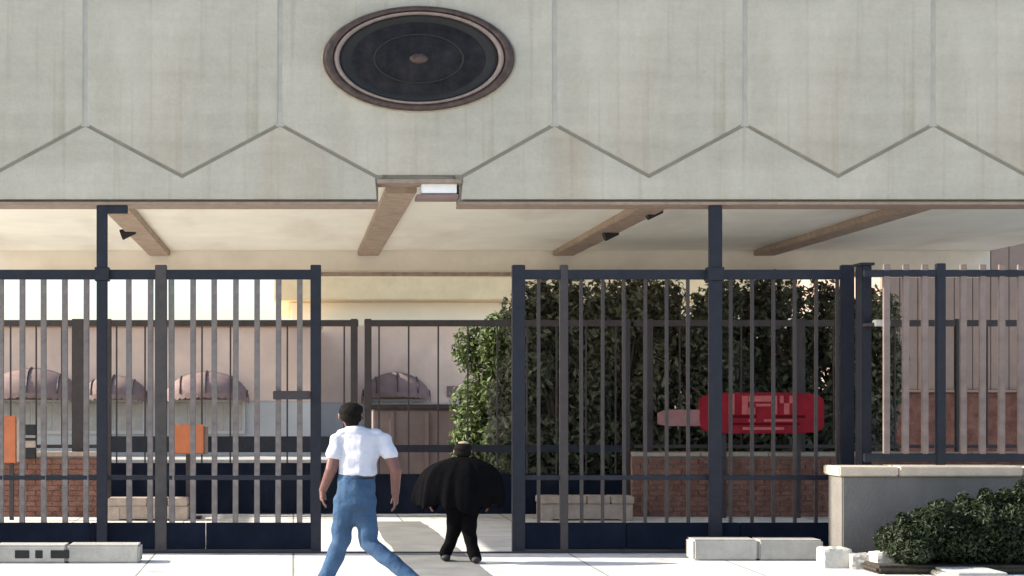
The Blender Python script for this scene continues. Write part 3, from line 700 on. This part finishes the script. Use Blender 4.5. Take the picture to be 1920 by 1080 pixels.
# ================================================================== PEOPLE
_b = bmesh.new(); bmesh.ops.create_icosphere(_b, subdivisions=2, radius=1)
_b.verts.ensure_lookup_table(); ICO_V = np.array([v.co[:] for v in _b.verts]); ICO_F = np.array([[v.index for v in f_.verts] for f_ in _b.faces]); _b.free()
def capsules(chains, S, X0, Y0, voxel=.011, wob=0, seed=0, smooth=6):
    """chains: list of [(x,y,z,r) or (x,y,z,rx,ry,rz)...] local, natural width; united by voxel remesh"""
    V, Fc, cnt = [], [], 0
    def ball(p):
        r = p[3:] if len(p) > 4 else (p[3],) * 3
        V.append(ICO_V * np.array(r) + np.array(p[:3])); Fc.append(ICO_F + len(ICO_V) * (len(V) - 1))
    for ch in chains:
        if len(ch) == 1: ball(ch[0]); continue
        for a, b in zip(ch, ch[1:]):
            ra = a[3:] if len(a) > 4 else (a[3],) * 3; rb_ = b[3:] if len(b) > 4 else (b[3],) * 3
            L = (Vector(b[:3]) - Vector(a[:3])).length; n = max(2, int(L / (min(min(ra), min(rb_)) * .35)) + 1)
            for k in range(n + 1):
                t_ = k / n; ball(tuple(a[i] * (1 - t_) + b[i] * t_ for i in range(3)) + tuple(ra[i] * (1 - t_) + rb_[i] * t_ for i in range(3)))
    me = bpy.data.meshes.new('tmp'); me.from_pydata(np.concatenate(V).tolist(), [], np.concatenate(Fc).tolist()); me.update()
    o = bpy.data.objects.new('tmp', me); COL.objects.link(o)
    md = o.modifiers.new('r', 'REMESH'); md.mode = 'VOXEL'; md.voxel_size = voxel
    ms = o.modifiers.new('s', 'SMOOTH'); ms.iterations = smooth; ms.factor = .5
    dg = bpy.context.evaluated_depsgraph_get(); ev = o.evaluated_get(dg)
    out = bpy.data.meshes.new_from_object(ev); bpy.data.objects.remove(o); bpy.data.meshes.remove(me)
    rs = random.Random(seed); ph = [rs.uniform(0, 6) for _ in range(9)]
    if wob:
        nrm = [v.normal.copy() for v in out.vertices]
        for v, nn in zip(out.vertices, nrm):
            c = v.co
            d = math.sin(26 * c.z + 9 * c.x + ph[0] + 2 * math.sin(7 * c.x + ph[1])) * .6 + math.sin(48 * c.z - 17 * c.x + 8 * c.y + ph[2]) * .4 + math.sin(34 * c.x + 11 * c.y + ph[3] + 8 * c.z) * .5
            v.co = c + nn * d * wob
    out.transform(Matrix.Translation((X0, Y0, 0)) @ Matrix.Diagonal((S, 1, 1, 1)))
    return out
def finger_chains(h, side, down, spread=.018, r=.0085):
    """relaxed hand hanging from wrist h; side = +1 right hand, -1 left"""
    hx, hy, hz = h; ch = []
    ch.append([(hx, hy, hz, .026, .030, .03), (hx + .004 * side, hy + .006, hz - .07, .018, .040, .03)])
    for i, L in enumerate((.066, .074, .070, .054)):
        y = hy + .034 - i * .022
        ch.append([(hx, y, hz - .085, r), (hx - .006 * side, y + .004, hz - .085 - L * .5, r * .95), (hx - .022 * side, y + .002, hz - .085 - L * .9, r * .8)])
    ch.append([(hx - .004 * side, hy + .03, hz - .02, r * 1.15), (hx - .016 * side, hy + .062, hz - .055, r * 1.05), (hx - .022 * side, hy + .066, hz - .088, r * .9)])
    return ch
def head_chains(hx, hy, hz):
    """head facing +Y, centre hx,hy,hz (height .225)"""
    return [[(hx, hy - .008, hz + .025, .076, .094, .088)], [(hx, hy + .022, hz - .03, .062, .072, .075)], [(hx, hy + .05, hz - .082, .036, .032, .030)],
            [(hx, hy + .092, hz - .015, .012, .018, .022), (hx, hy + .106, hz - .032, .014, .016, .012)],
            [(hx, hy + .082, hz - .062, .026, .014, .010)],
            [(hx - .03, hy + .078, hz + .01, .017, .014, .011)], [(hx + .03, hy + .078, hz + .01, .017, .014, .011)],
            [(hx - .078, hy + .0, hz - .012, .010, .022, .034)], [(hx + .078, hy + .0, hz - .012, .010, .022, .034)]]

# --- man in white shirt and jeans, seen from behind, mid-stride
Ym, Sm = 12.55, 1.3
Xm = px(668, Ym)
def J(x, y, dy=0): return ((px(x, Ym) - Xm) / Sm, dy, pz(y, Ym))
hd = J(659, 778, .03)
hipL, hipR = J(650, 938, 0), J(682, 938, 0)
knL, knR = J(640, 1018, .10), J(692, 1018, .02)
anL, anR = J(606, 1104, .20), J(790, 1098, -.22)
shL, shR = J(634, 824, 0), J(720, 824, 0)
elL, elR = J(621, 880, -.03), J(741, 880, -.07)
wrL, wrR = J(606, 920, .10), J(742, 926, .05)
body = head_chains(*hd)
body.append([J(662, 804, .01) + (.048,), (hd[0], hd[1] - .01, hd[2] - .07, .05)])
body.append([J(676, 820, 0) + (.11, .07, .045), J(674, 850, .01) + (.125, .09, .08), J(670, 890, 0) + (.115, .085, .08), J(667, 925, 0) + (.115, .095, .07)])
for sh, el, wr, sd_ in ((shL, elL, wrL, -1), (shR, elR, wrR, 1)):
    body.append([sh + (.048,), el + (.041,), wr + (.028,)]); body += finger_chains(wr, sd_, 1)
for hp, kn, an in ((hipL, knL, anL), (hipR, knR, anR)):
    body.append([hp + (.078,), kn + (.052,), an + (.038,)])
man = thing('person', 'person in white shirt and blue jeans walking away through the gate gap', 'person', (Xm, Ym, 0))
link('body', capsules(body, Sm, Xm, Ym, .0055, 0, 0, 3), 'skin', man, smooth=True)
shirt = [[J(676, 818, 0) + (.150, .098, .050), J(674, 845, .01) + (.146, .106, .08), J(672, 870, 0) + (.134, .110, .06), J(671, 887, 0) + (.136, .120, .042)],
         [J(666, 803, -.005) + (.066, .068, .022), J(672, 812, 0) + (.13, .088, .038)], [J(645, 810, 0) + (.05, .062, .03), J(702, 810, 0) + (.05, .062, .03)],
         [shL + (.057,), tuple((shL[i] * .5 + elL[i] * .5) for i in range(3)) + (.056,)],
         [shR + (.057,), tuple((shR[i] * .5 + elR[i] * .5) for i in range(3)) + (.056,)],
         [J(652, 818, 0) + (.054,), shL + (.057,)], [J(700, 818, 0) + (.054,), shR + (.057,)]]
link('shirt', capsules(shirt, Sm, Xm, Ym, .008, .0065, 3, 3), 'shirt', man, smooth=True)
jeans = [[J(669, 890, 0) + (.128, .110, .04), J(667, 920, 0) + (.138, .118, .06), J(666, 945, 0) + (.132, .11, .06)],
         [hipL + (.088,), knL + (.068,), anL + (.056,)], [hipR + (.088,), knR + (.068,), anR + (.056,)]]
link('jeans', capsules(jeans, Sm, Xm, Ym, .009, .0055, 4, 3), 'denim', man, smooth=True)
belt = [[J(669, 896, 0) + (.137, .119, .016)]]
link('belt', capsules(belt, Sm, Xm, Ym, .008), 'black', man, smooth=True)
hair = [[(hd[0], hd[1] - .018, hd[2] + .035, .083, .098, .082)], [(hd[0], hd[1] - .045, hd[2] - .02, .074, .062, .060)], [(hd[0], hd[1] - .05, hd[2] - .07, .045, .035, .035)]]
link('hair', capsules(hair, Sm, Xm, Ym, .006, .0045, 8, 2), 'hair', man, smooth=True)
for an in (anL, anR):
    sh_ = [[(an[0], an[1] - .05, max(an[2] - .05, .05), .042, .05, .045), (an[0], an[1] + .06, max(an[2] - .075, .04), .046, .06, .036), (an[0], an[1] + .15, max(an[2] - .085, .032), .042, .05, .028)]]
    link('shoe', capsules(sh_, Sm, Xm, Ym, .01), 'shoe', man, smooth=True)

# --- hunched figure in a bulky black coat
Yc, Sc = 15.15, 1.35
Xc = px(866, Yc)
def K(x, y, dy=0): return ((px(x, Yc) - Xc) / Sc, dy, pz(y, Yc))
hd = K(869, 846, .06)
fig = thing('person', 'hunched person under a wide draped black coat in the gate gap', 'person', (Xc, Yc, 0))
hL, hR = K(853, 955, 0), K(880, 955, 0); kL, kR = K(852, 1000, .08), K(880, 1000, .0); aL, aR = K(838, 1040, .12), K(890, 1045, -.08)
sL, sR = K(826, 884, 0), K(906, 884, 0); eL, eR = K(806, 914, .0), K(918, 914, .0); wL, wR = K(808, 938, .04), K(916, 938, .04)
sc_ = .84
body = [[tuple(hd[i] + (q[i] - hd[i]) * sc_ for i in range(3)) + tuple(np.array(q[3:]) * sc_) for q in ch] for ch in head_chains(*hd)]
body.append([K(868, 872, 0) + (.042,), (hd[0], hd[1] - .01, hd[2] - .05, .042)])
body.append([K(866, 884, 0) + (.12, .08, .05), K(866, 915, .01) + (.11, .08, .07), K(866, 950, 0) + (.10, .08, .05)])
for sh, el, wr, sd_ in ((sL, eL, wL, -1), (sR, eR, wR, 1)):
    body.append([sh + (.045,), el + (.035,), wr + (.023,)]); body += [[tuple(wr[i] + (q[i] - wr[i]) * .8 for i in range(3)) + tuple(np.array(q[3:]) * .85) for q in ch] for ch in finger_chains(wr, sd_, 1)]
for hp, kn, an in ((hL, kL, aL), (hR, kR, aR)): body.append([hp + (.065,), kn + (.044,), an + (.030,)])
link('body', capsules(body, Sc, Xc, Yc, .0055, 0, 0, 3), 'skin', fig, smooth=True)
tr = [[K(866, 950, 0) + (.125, .11, .07)], [hL + (.075,), kL + (.056,), aL + (.050,)], [hR + (.075,), kR + (.056,), aR + (.050,)]]
link('trousers', capsules(tr, Sc, Xc, Yc, .010, .005, 14, 4), 'blackcloth', fig, smooth=True)
prof = [(856, 20, .065), (862, 34, .09), (869, 52, .12), (880, 66, .15), (896, 75, .17), (914, 80, .19), (932, 84, .20), (950, 82, .19)]
bm = bmesh.new(); rows = []; n = 120; rs = random.Random(77)
ph = [rs.uniform(0, 6.28) for _ in range(8)]
for j, (y, hw, dp) in enumerate(prof):
    row = []; q = j / 7
    for k in range(n):
        a = 2 * math.pi * k / n; c, s_ = math.cos(a), math.sin(a)
        fold = 1 + q * (.05 * math.sin(7 * a + ph[0] + q) + .045 * math.sin(13 * a + ph[1] - .7 * q) + .025 * math.sin(23 * a + ph[2]))
        arm = .10 * math.exp(-((abs(c) - .85) / .15) ** 2) * math.sin(math.pi * min(1, q * 1.25))        # elbows push the cloth out
        hem = 0
        if j == 7: hem = .030 * math.sin(5 * a + ph[3]) + .022 * math.sin(11 * a + ph[4]) + .014 * math.sin(19 * a + ph[5]) + .05 * abs(c) ** 3 - .03
        row.append(bm.verts.new((px(869 - 9 * q + hw * c * (fold + arm), Yc), Yc + .02 * (1 - q) + dp * s_ * (fold + .3 * arm), pz(y, Yc) + hem + .010 * q * math.sin(4 * a + ph[6] + j))))
    rows.append(row)
for A, B in zip(rows, rows[1:]):
    for k in range(n): bm.faces.new((A[k], A[(k + 1) % n], B[(k + 1) % n], B[k]))
bm.faces.new(rows[0]); bmesh.ops.recalc_face_normals(bm, faces=bm.faces[:])
cp = link('coat', bm_mesh(bm), 'blackcloth', fig, smooth=True)
so = cp.modifiers.new('thick', 'SOLIDIFY'); so.thickness = .012; sb = cp.modifiers.new('sub', 'SUBSURF'); sb.levels = 1; sb.render_levels = 1
hair = [[(hd[0], hd[1] - .015, hd[2] + .025, .072, .083, .070)], [(hd[0], hd[1] - .035, hd[2] - .02, .065, .055, .055)]]
link('hair', capsules(hair, Sc, Xc, Yc, .008, .003, 9), 'hair', fig, smooth=True)
link('cap', capsules([[(hd[0] + .004, hd[1] - .012, hd[2] + .082, .045, .055, .020)]], Sc, Xc, Yc, .007), 'beige', fig, smooth=True)  # beige patch: highlight on top of the head, put in as colour
for an in (aL, aR):
    link('shoe', capsules([[(an[0], an[1] - .03, .045, .038, .04, .04), (an[0], an[1] + .06, .035, .040, .05, .032), (an[0], an[1] + .12, .028, .034, .04, .024)]], Sc, Xc, Yc, .01), 'black', fig, smooth=True)
